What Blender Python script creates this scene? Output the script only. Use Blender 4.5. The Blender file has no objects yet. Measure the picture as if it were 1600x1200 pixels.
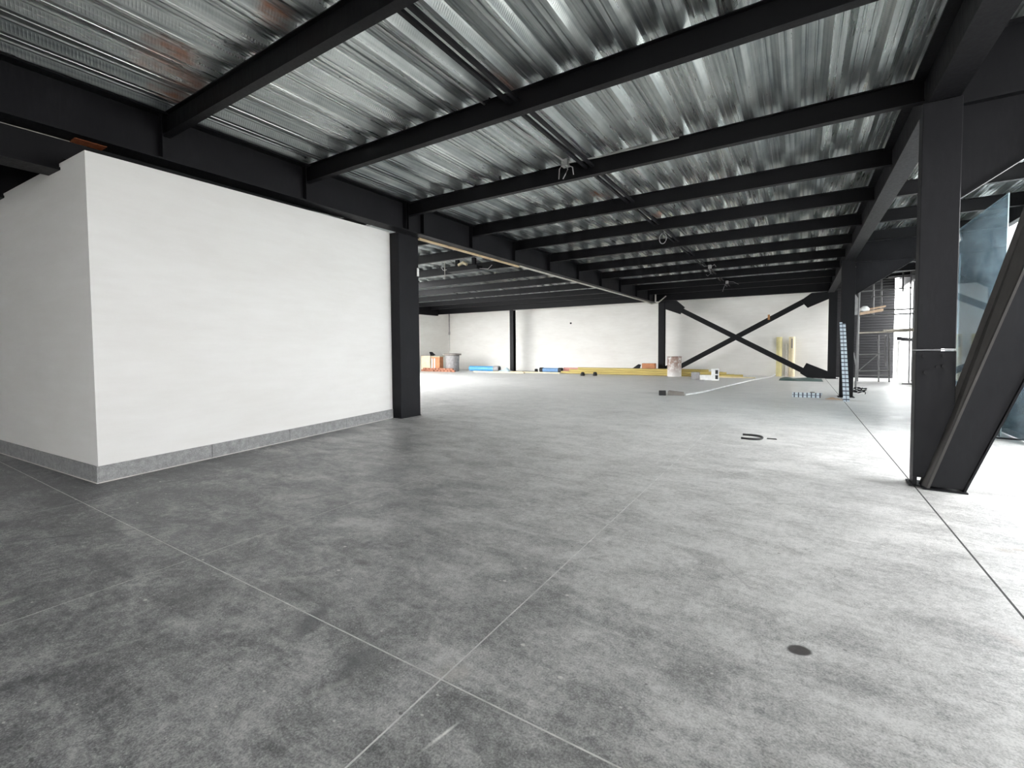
import bpy, bmesh, math, random
from mathutils import Matrix, Vector
random.seed(7)
PI = math.pi
S = bpy.context.scene
C = bpy.context.collection

# ------------------------------------------------------------------ camera, sky, exposure
cam_data = bpy.data.cameras.new('camera')
cam = bpy.data.objects.new('camera', cam_data)
C.objects.link(cam)
right = Vector((0.847189, 0.531242, -0.007241))
down = Vector((0.014708, -0.037075, -0.999204))
fwd = Vector((-0.531088, 0.846408, -0.039223))
M = Matrix.Identity(4)
for i in range(3):
    M[i][0] = right[i]; M[i][1] = -down[i]; M[i][2] = -fwd[i]
M[2][3] = 1.4
cam.matrix_world = M
cam_data.sensor_width = 36.0
cam_data.lens = 36.0 * 714.39 / 1600.0
cam_data.shift_y = -26.44 / 1600.0
cam_data.clip_start = 0.05
cam_data.clip_end = 500
S.camera = cam

world = bpy.data.worlds.new('overcast_sky')
S.world = world
world.use_nodes = True
wn = world.node_tree.nodes
wn['Background'].inputs[0].default_value = (0.985, 0.992, 1.0, 1)
wn['Background'].inputs[1].default_value = 3.6

S.view_settings.view_transform = 'Standard'
S.view_settings.look = 'None'
S.view_settings.gamma = 1.0
S.view_settings.exposure = 2.15
S.view_settings.use_curve_mapping = False
S.cycles.max_bounces = 10
S.cycles.diffuse_bounces = 6
S.cycles.glossy_bounces = 5
S.cycles.transmission_bounces = 8
S.cycles.transparent_max_bounces = 10
S.cycles.sample_clamp_indirect = 6.0
S.cycles.use_denoising = True

# ------------------------------------------------------------------ helpers
class MB:
    """collects simple shapes and links them as one mesh object"""
    def __init__(self):
        self.bm = bmesh.new()
    def box(self, x0, x1, y0, y1, z0, z1):
        v = [self.bm.verts.new(p) for p in ((x0,y0,z0),(x1,y0,z0),(x1,y1,z0),(x0,y1,z0),(x0,y0,z1),(x1,y0,z1),(x1,y1,z1),(x0,y1,z1))]
        for f in ((3,2,1,0),(4,5,6,7),(0,1,5,4),(1,2,6,5),(2,3,7,6),(3,0,4,7)):
            self.bm.faces.new([v[i] for i in f])
        return self
    def hexa(self, pts):
        """eight points: bottom four, then top four"""
        v = [self.bm.verts.new(p) for p in pts]
        for f in ((3,2,1,0),(4,5,6,7),(0,1,5,4),(1,2,6,5),(2,3,7,6),(3,0,4,7)):
            self.bm.faces.new([v[i] for i in f])
        return self
    def prism(self, poly, y0, y1):
        """polygon in xz pushed along y"""
        a = [self.bm.verts.new((x, y0, z)) for x, z in poly]
        b = [self.bm.verts.new((x, y1, z)) for x, z in poly]
        n = len(poly)
        self.bm.faces.new(a); self.bm.faces.new(b[::-1])
        for i in range(n):
            self.bm.faces.new((a[i], b[i], b[(i+1) % n], a[(i+1) % n]))
        return self
    def tube(self, pts, r, n=8, closed_ends=True):
        pts = [Vector(p) for p in pts]
        rings = []
        for i, p in enumerate(pts):
            d = (pts[min(i+1, len(pts)-1)] - pts[max(i-1, 0)]).normalized()
            up = Vector((0,0,1)) if abs(d.z) < 0.9 else Vector((1,0,0))
            u = d.cross(up).normalized(); w = u.cross(d)
            rr = r[i] if isinstance(r, (list, tuple)) else r
            rings.append([self.bm.verts.new(p + (u*math.cos(2*PI*k/n) + w*math.sin(2*PI*k/n))*rr) for k in range(n)])
        for a, b in zip(rings, rings[1:]):
            for k in range(n):
                self.bm.faces.new((a[k], a[(k+1) % n], b[(k+1) % n], b[k]))
        if closed_ends:
            self.bm.faces.new(rings[0][::-1]); self.bm.faces.new(rings[-1])
        return self
    def pipe(self, a, b, ro, ri, n=14):
        """hollow straight pipe"""
        a = Vector(a); b = Vector(b); d = (b-a).normalized()
        up = Vector((0,0,1)) if abs(d.z) < 0.9 else Vector((1,0,0))
        u = d.cross(up).normalized(); w = u.cross(d)
        R = []
        for p, r in ((a, ro), (b, ro), (b, ri), (a, ri)):
            R.append([self.bm.verts.new(p + (u*math.cos(2*PI*k/n) + w*math.sin(2*PI*k/n))*r) for k in range(n)])
        for i in range(4):
            A, B = R[i], R[(i+1) % 4]
            for k in range(n):
                self.bm.faces.new((A[k], A[(k+1) % n], B[(k+1) % n], B[k]))
        return self
    def lathe(self, prof, n=24, c=(0,0,0)):
        rings = []
        for r, z in prof:
            rings.append([self.bm.verts.new((c[0]+r*math.cos(2*PI*k/n), c[1]+r*math.sin(2*PI*k/n), c[2]+z)) for k in range(n)])
        for a, b in zip(rings, rings[1:]):
            for k in range(n):
                self.bm.faces.new((a[k], a[(k+1) % n], b[(k+1) % n], b[k]))
        self.bm.faces.new(rings[0][::-1]); self.bm.faces.new(rings[-1])
        return self
    def grid(self, fn, nu, nv):
        g = [[self.bm.verts.new(fn(i/nu, j/nv)) for j in range(nv+1)] for i in range(nu+1)]
        for i in range(nu):
            for j in range(nv):
                self.bm.faces.new((g[i][j], g[i+1][j], g[i+1][j+1], g[i][j+1]))
        return self
    def build(self, name, mat, parent=None, bevel=0, smooth=False):
        bmesh.ops.recalc_face_normals(self.bm, faces=self.bm.faces)
        if bevel:
            bmesh.ops.bevel(self.bm, geom=list(self.bm.edges), offset=bevel, segments=1, affect='EDGES', clamp_overlap=True)
        if smooth:
            for f in self.bm.faces: f.smooth = True
        me = bpy.data.meshes.new(name)
        self.bm.to_mesh(me); self.bm.free()
        me.materials.append(mat)
        o = bpy.data.objects.new(name, me)
        C.objects.link(o)
        if parent: o.parent = parent
        return o

def smooth_by_angle(o, ang=40):
    for p in o.data.polygons: p.use_smooth = True
    try:
        o.data.set_sharp_from_angle(angle=math.radians(ang))
    except Exception:
        pass

def tag(o, label=None, cat=None, group=None, kind=None):
    if label: o['label'] = label
    if cat: o['category'] = cat
    if group: o['group'] = group
    if kind: o['kind'] = kind
    return o

def thing(name, loc, label, cat, group=None, rz=0):
    o = bpy.data.objects.new(name, None)
    C.objects.link(o)
    o.location = loc; o.rotation_euler = (0, 0, rz)
    o.empty_display_size = 0.1
    return tag(o, label, cat, group)

def kids(o): return [c for c in bpy.data.objects if c.parent == o]

def dup(o, loc, label, group=None, sub=None):
    """copy of a thing and its parts"""
    r = o.copy(); C.objects.link(r); r.location = loc
    tag(r, label, None, group)
    for ch in (sub or kids(o)):
        c = ch.copy(); C.objects.link(c); c.parent = r
    return r

# ------------------------------------------------------------------ materials
def new_mat(name):
    m = bpy.data.materials.new(name); m.use_nodes = True
    nt = m.node_tree
    return m, nt, nt.nodes['Principled BSDF']

def N(nt, kind, **kw):
    n = nt.nodes.new(kind)
    for k, v in kw.items():
        if k in n.inputs: n.inputs[k].default_value = v
        else: setattr(n, k, v)
    return n

def mathn(nt, op, a, b=None, clamp=False):
    n = nt.nodes.new('ShaderNodeMath'); n.operation = op; n.use_clamp = clamp
    for i, v in enumerate((a, b)):
        if v is None: continue
        if hasattr(v, 'default_value') or hasattr(v, 'links'): nt.links.new(v, n.inputs[i])
        else: n.inputs[i].default_value = v
    return n.outputs[0]

def mixc(nt, fac, a, b, blend='MIX'):
    n = nt.nodes.new('ShaderNodeMix'); n.data_type = 'RGBA'; n.blend_type = blend
    for i, v in ((0, fac), (6, a), (7, b)):
        if isinstance(v, (int, float)): n.inputs[i].default_value = v
        elif isinstance(v, tuple): n.inputs[i].default_value = (*v[:3], 1)
        else: nt.links.new(v, n.inputs[i])
    return n.outputs[2]

def ramp(nt, fac, stops):
    n = nt.nodes.new('ShaderNodeValToRGB')
    e = n.color_ramp.elements
    while len(e) < len(stops): e.new(0.5)
    for el, (p, c) in zip(e, stops):
        el.position = p
        el.color = (c, c, c, 1) if isinstance(c, (int, float)) else (*c, 1)
    nt.links.new(fac, n.inputs[0])
    return n.outputs[0]

def noise(nt, vec, scale, detail=4, rough=0.55, dist=0.0):
    n = N(nt, 'ShaderNodeTexNoise', Scale=scale, Detail=detail, Roughness=rough, Distortion=dist)
    if vec is not None: nt.links.new(vec, n.inputs['Vector'])
    return n.outputs['Fac']

def mapping(nt, vec, loc=(0,0,0), rot=(0,0,0), scale=(1,1,1), typ='POINT'):
    n = nt.nodes.new('ShaderNodeMapping'); n.vector_type = typ
    n.inputs['Location'].default_value = loc; n.inputs['Rotation'].default_value = rot; n.inputs['Scale'].default_value = scale
    nt.links.new(vec, n.inputs['Vector'])
    return n.outputs[0]

def position(nt): return nt.nodes.new('ShaderNodeNewGeometry').outputs['Position']
def objco(nt): return nt.nodes.new('ShaderNodeTexCoord').outputs['Object']

def bump(nt, bsdf, height, strength=0.3, dist=0.01):
    b = N(nt, 'ShaderNodeBump', Strength=strength, Distance=dist)
    nt.links.new(height, b.inputs['Height'])
    nt.links.new(b.outputs[0], bsdf.inputs['Normal'])

def spot(nt, pos, cx, cy, rx, ry, rot=0.0, soft=0.35, wob=0.0, wscale=8):
    """soft elliptical mark on a flat surface, in real metres"""
    m = mapping(nt, pos, (cx, cy, 0), (0, 0, rot), (rx, ry, 1000.0), 'TEXTURE')
    ln = nt.nodes.new('ShaderNodeVectorMath'); ln.operation = 'LENGTH'
    nt.links.new(m, ln.inputs[0])
    d = ln.outputs['Value']
    if wob:
        d = mathn(nt, 'ADD', d, mathn(nt, 'MULTIPLY', mathn(nt, 'SUBTRACT', noise(nt, pos, wscale, 4), 0.5), wob))
    n = nt.nodes.new('ShaderNodeMapRange'); n.interpolation_type = 'SMOOTHSTEP'
    nt.links.new(d, n.inputs[0])
    n.inputs[1].default_value = 1.0; n.inputs[2].default_value = 1.0 - soft
    n.inputs[3].default_value = 0.0; n.inputs[4].default_value = 1.0
    return n.outputs[0]

def plain(name, col, rough=0.6, metal=0.0, vary=0.12, scale=6, bmp=0.0):
    m, nt, b = new_mat(name)
    p = objco(nt)
    f = noise(nt, p, scale, 5)
    dark = tuple(c*(1-vary) for c in col); lite = tuple(min(1, c*(1+vary)) for c in col)
    nt.links.new(mixc(nt, ramp(nt, f, ((0.3, 0.0), (0.7, 1.0))), dark, lite), b.inputs['Base Color'])
    b.inputs['Roughness'].default_value = rough; b.inputs['Metallic'].default_value = metal
    if bmp: bump(nt, b, noise(nt, p, scale*8, 3), bmp, 0.004)
    return m

def mat_black_steel(name, base, dusty, rough=0.5):
    m, nt, b = new_mat(name)
    p = position(nt)
    f = noise(nt, p, 2.2, 6, 0.6)
    g = noise(nt, mapping(nt, p, scale=(9, 9, 1.4)), 3.0, 5, 0.65)
    k = mathn(nt, 'MULTIPLY', ramp(nt, f, ((0.35, 0.0), (0.75, 1.0))), ramp(nt, g, ((0.4, 0.0), (0.8, 1.0))))
    nt.links.new(mixc(nt, k, base, dusty), b.inputs['Base Color'])
    nt.links.new(ramp(nt, g, ((0.2, rough-0.1), (0.8, rough+0.15))), b.inputs['Roughness'])
    b.inputs['Specular IOR Level'].default_value = 0.22
    bump(nt, b, noise(nt, p, 60, 3), 0.12, 0.003)
    return m

M_STEEL = mat_black_steel('black_painted_steel', (0.0045, 0.0045, 0.006), (0.012, 0.0115, 0.0125))
M_STEEL2 = mat_black_steel('dusty_black_painted_steel', (0.006, 0.006, 0.008), (0.021, 0.021, 0.024), 0.55)
M_STEEL3 = mat_black_steel('side_lit_black_steel', (0.055, 0.052, 0.050), (0.12, 0.112, 0.104), 0.6)  # paler copy for the strut flank, light put into its colour
M_DARKWALL = plain('dark_cladding_paint', (0.009, 0.009, 0.011), 0.6)

def mat_deck():
    m, nt, b = new_mat('galvanised_deck')
    p = position(nt); o = objco(nt)
    oi = nt.nodes.new('ShaderNodeObjectInfo')
    st = noise(nt, mapping(nt, p, scale=(24, 0.35, 0)), 1.0, 3, 0.5)
    bl = noise(nt, p, 1.3, 5, 0.6)
    f = mathn(nt, 'ADD', mathn(nt, 'MULTIPLY', st, 0.6), mathn(nt, 'MULTIPLY', bl, 0.4))
    f = mathn(nt, 'ADD', f, mathn(nt, 'MULTIPLY', mathn(nt, 'SUBTRACT', oi.outputs['Random'], 0.5), 0.12))
    col = mixc(nt, ramp(nt, f, ((0.36, 0.0), (0.64, 1.0))), (0.24, 0.265, 0.265), (0.62, 0.65, 0.63))
    # rust blooms, mostly by the joists
    rust = None
    for (cx, cy, rx, ry) in ((-6.25, 2.50, .26, .30), (-5.75, 2.45, .30, .40), (-5.5, 2.2, .5, .35), (-2.83, 4.40, .16, .34), (-4.0, 2.45, .22, .22), (-3.35, 8.6, .25, .35), (-2.75, 10.55, .25, .3), (-4.7, 2.75, .15, .2)):
        s = spot(nt, p, cx, cy, rx, ry, 0, 0.8, 0.9, 9)
        rust = s if rust is None else mathn(nt, 'MAXIMUM', rust, s)
    rn = noise(nt, mapping(nt, p, scale=(14, 2.0, 5)), 1.0, 5, 0.7)
    rust = mathn(nt, 'MULTIPLY', rust, ramp(nt, rn, ((0.35, 0.0), (0.6, 0.85))))
    col = mixc(nt, rust, col, (0.30, 0.11, 0.045))
    nt.links.new(col, b.inputs['Base Color'])
    nt.links.new(mathn(nt, 'SUBTRACT', 0.86, mathn(nt, 'MULTIPLY', rust, 0.7)), b.inputs['Metallic'])
    nt.links.new(ramp(nt, f, ((0.36, 0.38), (0.64, 0.25))), b.inputs['Roughness'])
    # embossed dimples pressed into the flats beside each rib
    sx = nt.nodes.new('ShaderNodeSeparateXYZ'); nt.links.new(o, sx.inputs[0])
    ph = mathn(nt, 'MODULO', mathn(nt, 'ADD', sx.outputs[0], 10*0.44), 0.44)
    a = mathn(nt, 'SUBTRACT', 1.0, mathn(nt, 'MULTIPLY', mathn(nt, 'ABSOLUTE', mathn(nt, 'SUBTRACT', ph, 0.150)), 34.0), True)
    c = mathn(nt, 'SUBTRACT', 1.0, mathn(nt, 'MULTIPLY', mathn(nt, 'ABSOLUTE', mathn(nt, 'SUBTRACT', ph, 0.402)), 34.0), True)
    band = mathn(nt, 'MINIMUM', mathn(nt, 'MULTIPLY', mathn(nt, 'MAXIMUM', a, c), 4.0), 1.0)
    sn = mathn(nt, 'SINE', mathn(nt, 'ADD', mathn(nt, 'MULTIPLY', sx.outputs[1], 2*PI/0.027), mathn(nt, 'MULTIPLY', ph, 60.0)))
    sn = mathn(nt, 'MAXIMUM', sn, 0.0)
    sp_ = nt.nodes.new('ShaderNodeSeparateXYZ'); nt.links.new(p, sp_.inputs[0])
    near = mathn(nt, 'SUBTRACT', 1.0, mathn(nt, 'MULTIPLY', mathn(nt, 'SUBTRACT', sp_.outputs[1], 4.2), 0.4), True)   # pressed deeper in the first sheets
    h = mathn(nt, 'ADD', mathn(nt, 'MULTIPLY', mathn(nt, 'MULTIPLY', band, sn), near), mathn(nt, 'MULTIPLY', noise(nt, mapping(nt, p, scale=(30, 0.25, 0)), 1.0, 1), 0.10))
    bump(nt, b, h, 0.42, 0.0035)
    return m
M_DECK = mat_deck()

def mat_concrete():
    m, nt, b = new_mat('power_floated_concrete')
    p = position(nt)
    big = noise(nt, p, 0.42, 5, 0.6, 0.6)
    mid = noise(nt, mapping(nt, p, rot=(0, 0, 0.5), scale=(1.0, 1.7, 1)), 1.9, 8, 0.68, 0.5)
    fine = noise(nt, p, 26, 6, 0.7)
    sweep = noise(nt, mapping(nt, p, rot=(0, 0, 0.75), scale=(1.1, 9, 1)), 1.6, 6, 0.65, 0.8)
    grit = noise(nt, p, 110, 4, 0.75)
    patch = noise(nt, p, 6.5, 6, 0.7, 0.8)
    def ctr(x, k): return mathn(nt, 'MULTIPLY', mathn(nt, 'SUBTRACT', x, 0.5), k)
    f = mathn(nt, 'ADD', ctr(big, 0.28), ctr(mid, 0.40))
    for x, k in ((patch, 0.26), (sweep, 0.14), (fine, 0.40), (grit, 0.62)):
        f = mathn(nt, 'ADD', f, ctr(x, k))
    f = mathn(nt, 'ADD', f, 0.5)
    # dusty floor with daylight painted into its colour: paler outward, darker by the partition
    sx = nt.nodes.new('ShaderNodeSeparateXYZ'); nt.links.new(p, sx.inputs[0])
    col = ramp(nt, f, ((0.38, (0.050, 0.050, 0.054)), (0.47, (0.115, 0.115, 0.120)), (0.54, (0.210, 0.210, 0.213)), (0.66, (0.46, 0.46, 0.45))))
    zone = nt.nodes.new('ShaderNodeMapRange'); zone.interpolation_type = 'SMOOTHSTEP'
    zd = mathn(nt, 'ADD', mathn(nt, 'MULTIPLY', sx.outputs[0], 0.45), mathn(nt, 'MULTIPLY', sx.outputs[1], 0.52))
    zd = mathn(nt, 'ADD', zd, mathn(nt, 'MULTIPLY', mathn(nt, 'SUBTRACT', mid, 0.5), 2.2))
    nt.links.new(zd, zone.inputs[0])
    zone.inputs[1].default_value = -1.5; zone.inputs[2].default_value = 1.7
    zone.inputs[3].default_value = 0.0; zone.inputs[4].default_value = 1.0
    dust = ramp(nt, f, ((0.37, (0.28, 0.28, 0.275)), (0.48, (0.50, 0.50, 0.488)), (0.60, (0.69, 0.685, 0.67))))  # dust tone with the daylight painted in
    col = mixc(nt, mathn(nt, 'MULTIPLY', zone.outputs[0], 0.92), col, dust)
    far = nt.nodes.new('ShaderNodeMapRange'); nt.links.new(sx.outputs[1], far.inputs[0])  # far floor lightened further, standing in for stronger daylight there
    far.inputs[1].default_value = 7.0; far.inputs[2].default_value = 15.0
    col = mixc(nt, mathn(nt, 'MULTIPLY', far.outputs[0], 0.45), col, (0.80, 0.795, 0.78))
    # pale splashes and plaster specks
    for sc_, lim, th, amt, cc in ((7.0, 0.90, 0.10, 0.8, (0.72, 0.71, 0.68)), (19.0, 0.93, 0.16, 0.75, (0.70, 0.69, 0.66)), (42.0, 0.94, 0.22, 0.6, (0.66, 0.65, 0.63)), (12.0, 0.93, 0.13, 0.6, (0.05, 0.048, 0.046))):
        vo = N(nt, 'ShaderNodeTexVoronoi', Scale=sc_)
        nt.links.new(mapping(nt, p, (sc_, 0, 0), (0, 0, 0.6), (1.0, 1.5, 1.0)), vo.inputs['Vector'])
        cr = nt.nodes.new('ShaderNodeSeparateColor'); nt.links.new(vo.outputs['Color'], cr.inputs[0])
        dd = mathn(nt, 'ADD', vo.outputs['Distance'], mathn(nt, 'MULTIPLY', mathn(nt, 'SUBTRACT', fine, 0.5), 0.25))
        sp = mathn(nt, 'MULTIPLY', ramp(nt, dd, ((th*0.7, 1.0), (th, 0.0))), mathn(nt, 'GREATER_THAN', cr.outputs[0], lim))
        col = mixc(nt, mathn(nt, 'MULTIPLY', sp, amt), col, cc)
    smear = noise(nt, mapping(nt, p, rot=(0, 0, -0.6), scale=(3.2, 15, 1)), 1.0, 5, 0.6, 0.4)
    smear = mathn(nt, 'MULTIPLY', ramp(nt, smear, ((0.64, 0.0), (0.74, 1.0))), ramp(nt, noise(nt, p, 0.8, 3), ((0.48, 0.0), (0.62, 1.0))))
    col = mixc(nt, mathn(nt, 'MULTIPLY', smear, 0.4), col, (0.50, 0.50, 0.47))
    brk = ramp(nt, mathn(nt, 'ADD', mathn(nt, 'MULTIPLY', fine, 0.5), mathn(nt, 'MULTIPLY', noise(nt, p, 9, 5, 0.7), 0.5)), ((0.36, 0.25), (0.56, 1.0)))
    for (cx, cy, rx, ry, rot, amt, wob, c) in (
            (-1.08, 1.21, .009, .105, -0.20, 1.0, 0.4, (.90,.90,.86)),     # white drips
            (-0.855, 1.58, .018, .11, -0.15, .40, 0.8, (.58,.58,.55)),
            (-1.63, 1.15, .03, .13, -0.35, .38, 1.0, (.56,.56,.53)),
            (-2.75, 0.72, .02, .22, -0.3, .35, 1.0, (.56,.56,.53)),
            (-3.75, 0.62, .05, .09, 0.2, .45, 1.0, (.58,.60,.55)),
            (-2.62, 1.62, .03, .13, -0.9, .45, 0.9, (.58,.58,.55)),
            (-1.25, 1.50, .10, .07, 0.6, .40, 0.8, (.52,.48,.43)),
            (0.022, 2.445, .052, .040, 0.5, .92, 0.25, (.030,.022,.022)),  # dark oil spot
            (1.213, 4.391, .07, .05, 0.3, .55, 0.9, (.24,.17,.10)),
            (1.30, 4.45, .05, .03, 0.3, .55, 0.9, (.24,.17,.10)),
            (-2.12, 1.40, .075, .21, 0.45, .75, 0.8, (.075,.077,.085)),     # damp boot scuffs
            (-1.66, 1.34, .11, .13, 0.3, .75, 0.8, (.075,.077,.085)),
            (-2.42, 1.98, .07, .05, 0.2, .6, 0.8, (.06,.055,.05)),
            (-0.95, 1.28, .03, .12, 0.9, .40, 0.8, (.08,.08,.085)),
            (-0.30, 1.30, .08, .30, 0.75, .35, 0.9, (.16,.125,.10)),
            (0.05, 1.62, .07, .22, 0.75, .28, 0.9, (.20,.16,.13)),
            (0.95, 3.0, .08, .25, 0.9, .20, 0.9, (.30,.21,.17)),
            (-0.30, 3.05, .012, .26, 0.62, .3, 0.6, (.10,.10,.11)),
            (-0.12, 2.35, .010, .14, 0.35, .3, 0.6, (.10,.10,.11)),
            (-4.62, 1.20, .016, .75, -0.74, .75, 0.8, (.055,.057,.062)),    # dark crack by the partition
            (-3.85, 2.75, .014, .60, -0.42, .60, 0.9, (.065,.067,.072)),
            (0.9, 14.7, .75, .35, 0.0, .55, 0.8, (.17,.12,.09)),            # damp patch round the far column foot
            (1.05, 6.0, .85, .16, 0.0, .5, 0.9, (.12,.11,.10)),  # bolted column's shadow, painted into the floor colour
            (-3.6, 14.4, 1.1, .5, 0.1, .35, 0.9, (.2,.2,.2)),
            ):
        s = spot(nt, p, cx, cy, rx*1.15, ry*1.15, rot, 0.3 if wob < .3 else 0.85, wob, 14 if max(rx, ry) < .4 else 4)
        if wob > .3: s = mathn(nt, 'MULTIPLY', s, brk)
        col = mixc(nt, mathn(nt, 'MULTIPLY', s, amt), col, c)
    nt.links.new(col, b.inputs['Base Color'])
    nt.links.new(ramp(nt, f, ((0.38, 0.33), (0.62, 0.52))), b.inputs['Roughness'])
    b.inputs['Specular IOR Level'].default_value = 0.5
    h = mathn(nt, 'ADD', mathn(nt, 'MULTIPLY', fine, 0.6), mathn(nt, 'ADD', mathn(nt, 'MULTIPLY', sweep, 0.8), mathn(nt, 'MULTIPLY', grit, 0.35)))
    bump(nt, b, h, 0.35, 0.006)
    return m
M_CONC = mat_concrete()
M_JOINT = plain('pale_joint_dust', (0.66, 0.66, 0.64), 0.9, 0, 0.25, 9)
M_JOINTD = plain('dark_open_joint', (0.05, 0.05, 0.05), 0.9)
M_YARD = plain('pale_yard_concrete', (0.55, 0.55, 0.53), 0.85, 0, 0.1, 0.3)

def mat_plaster(name, col, warm):
    m, nt, b = new_mat(name)
    p = position(nt)
    a = noise(nt, mapping(nt, p, scale=(1, 1, 2.4)), 0.7, 4, 0.6, 0.3)
    h = noise(nt, mapping(nt, p, scale=(1, 1, 7)), 1.6, 5, 0.6)
    f = mathn(nt, 'ADD', mathn(nt, 'MULTIPLY', a, 0.6), mathn(nt, 'MULTIPLY', h, 0.4))
    nt.links.new(mixc(nt, ramp(nt, f, ((0.36, 0.0), (0.64, 1.0))), warm, col), b.inputs['Base Color'])
    b.inputs['Roughness'].default_value = 0.75
    bump(nt, b, mathn(nt, 'ADD', noise(nt, p, 30, 4), mathn(nt, 'MULTIPLY', h, 2.0)), 0.08, 0.006)
    return m
M_PLASTER = mat_plaster('white_painted_plaster', (0.83, 0.82, 0.80), (0.78, 0.765, 0.74))
M_PLASTER2 = mat_plaster('cream_white_plaster', (0.84, 0.825, 0.79), (0.76, 0.74, 0.70))
def mat_stone():
    m, nt, b = new_mat('grey_speckled_tile')
    p = position(nt)
    f = mathn(nt, 'ADD', mathn(nt, 'MULTIPLY', noise(nt, p, 14, 6, 0.75), 0.6), mathn(nt, 'MULTIPLY', noise(nt, p, 90, 3), 0.4))
    nt.links.new(ramp(nt, f, ((0.35, (0.19, 0.19, 0.19)), (0.55, (0.33, 0.33, 0.33)), (0.7, (0.47, 0.47, 0.46)))), b.inputs['Base Color'])
    b.inputs['Roughness'].default_value = 0.6
    return m
M_TILE = mat_stone()
M_GROUT = plain('pale_grout', (0.62, 0.60, 0.57), 0.9)
M_PRIMER = plain('orange_primer', (0.30, 0.085, 0.03), 0.7, 0, 0.3, 20)
M_TAN = plain('tan_strip', (0.52, 0.40, 0.24), 0.75, 0, 0.18, 6)
M_CONDUIT = plain('galvanised_conduit', (0.42, 0.42, 0.41), 0.4, 0.7)
M_PALEPIPE = plain('pale_grey_conduit', (0.50, 0.48, 0.42), 0.6)
M_WIRE = plain('grey_wire', (0.30, 0.30, 0.30), 0.5)
M_BLACKRUB = plain('black_rubber', (0.012, 0.012, 0.012), 0.6)
M_WHITEPL = plain('white_plastic', (0.80, 0.80, 0.79), 0.5)
M_YELLOW = plain('yellow_pipe', (0.56, 0.44, 0.15), 0.5, 0, 0.15, 2)
M_PALEYEL = plain('pale_yellow_tube', (0.62, 0.55, 0.27), 0.5, 0, 0.2, 2)
M_CREAM = plain('cream_board', (0.72, 0.62, 0.42), 0.7)
M_PINK = plain('pink_tube', (0.66, 0.30, 0.26), 0.55)
M_BLUE = plain('blue_pipe', (0.10, 0.36, 0.68), 0.45)
M_BLUE2 = plain('dusty_blue_pipe', (0.16, 0.30, 0.52), 0.55)
M_PALEBLUE = plain('pale_blue_film', (0.60, 0.74, 0.82), 0.5)
M_BRICK = plain('red_brick', (0.36, 0.16, 0.10), 0.9, 0, 0.35, 12)
M_CARTON = plain('orange_brown_carton', (0.50, 0.22, 0.11), 0.85, 0, 0.2, 5)
M_CARTON2 = plain('pale_carton', (0.66, 0.58, 0.42), 0.85, 0, 0.2, 5)
M_GREY = plain('grey_plastic', (0.30, 0.29, 0.29), 0.6, 0, 0.25, 8)
M_GREYBR = plain('grey_brown_board', (0.23, 0.205, 0.185), 0.8, 0, 0.2, 6)
M_GREEN = plain('dark_green_tarp', (0.035, 0.085, 0.08), 0.55, 0, 0.3, 6)
M_WOOD = plain('raw_plank', (0.50, 0.36, 0.25), 0.8, 0, 0.25, 4)
M_WOOD2 = plain('grey_plank', (0.36, 0.33, 0.28), 0.8, 0, 0.25, 4)
M_PALEGRID = plain('pale_blue_strip', (0.66, 0.74, 0.80), 0.5)
M_DARKGRID = plain('dark_grid_bar', (0.06, 0.07, 0.10), 0.5)
M_ORANGE = plain('orange_tag', (0.42, 0.20, 0.07), 0.6)
M_TUBE = plain('scaffold_tube', (0.15, 0.15, 0.15), 0.5, 0.3)
M_WELD = plain('pale_weld_bead', (0.22, 0.22, 0.23), 0.5, 0.2)
def mat_drum():
    m, nt, b = new_mat('stained_white_drum')
    p = objco(nt)
    f = noise(nt, p, 5, 6, 0.7, 0.6)
    sx = nt.nodes.new('ShaderNodeSeparateXYZ'); nt.links.new(p, sx.inputs[0])
    k = mathn(nt, 'MULTIPLY', ramp(nt, f, ((0.36, 0.0), (0.50, 1.0))), ramp(nt, sx.outputs[2], ((0.1, 0.2), (0.6, 1.0))))
    nt.links.new(mixc(nt, k, (0.70, 0.69, 0.67), (0.33, 0.22, 0.18)), b.inputs['Base Color'])
    b.inputs['Roughness'].default_value = 0.6
    return m
M_DRUM = mat_drum()
def mat_glass():
    m, nt, b = new_mat('dusty_sheet_glass')
    out = nt.nodes['Material Output']
    p = position(nt)
    d = ramp(nt, noise(nt, mapping(nt, p, scale=(1, 1, 2)), 1.6, 6, 0.7, 0.6), ((0.4, 0.05), (0.75, 0.22)))
    tr = N(nt, 'ShaderNodeBsdfTransparent', Color=(0.80, 0.855, 0.87, 1))
    gl = N(nt, 'ShaderNodeBsdfGlossy', Roughness=0.03, Color=(0.75, 0.8, 0.83, 1))
    df = N(nt, 'ShaderNodeBsdfDiffuse', Color=(0.40, 0.45, 0.48, 1))
    fr = N(nt, 'ShaderNodeFresnel', IOR=1.5)
    m1 = nt.nodes.new('ShaderNodeMixShader'); nt.links.new(fr.outputs[0], m1.inputs[0])
    nt.links.new(tr.outputs[0], m1.inputs[1]); nt.links.new(gl.outputs[0], m1.inputs[2])
    m2 = nt.nodes.new('ShaderNodeMixShader'); nt.links.new(d, m2.inputs[0])
    nt.links.new(m1.outputs[0], m2.inputs[1]); nt.links.new(df.outputs[0], m2.inputs[2])
    nt.links.new(m2.outputs[0], out.inputs[0])
    return m
M_GLASS = mat_glass()
M_GLASSEDGE = plain('green_glass_edge', (0.30, 0.38, 0.40), 0.3)
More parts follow.
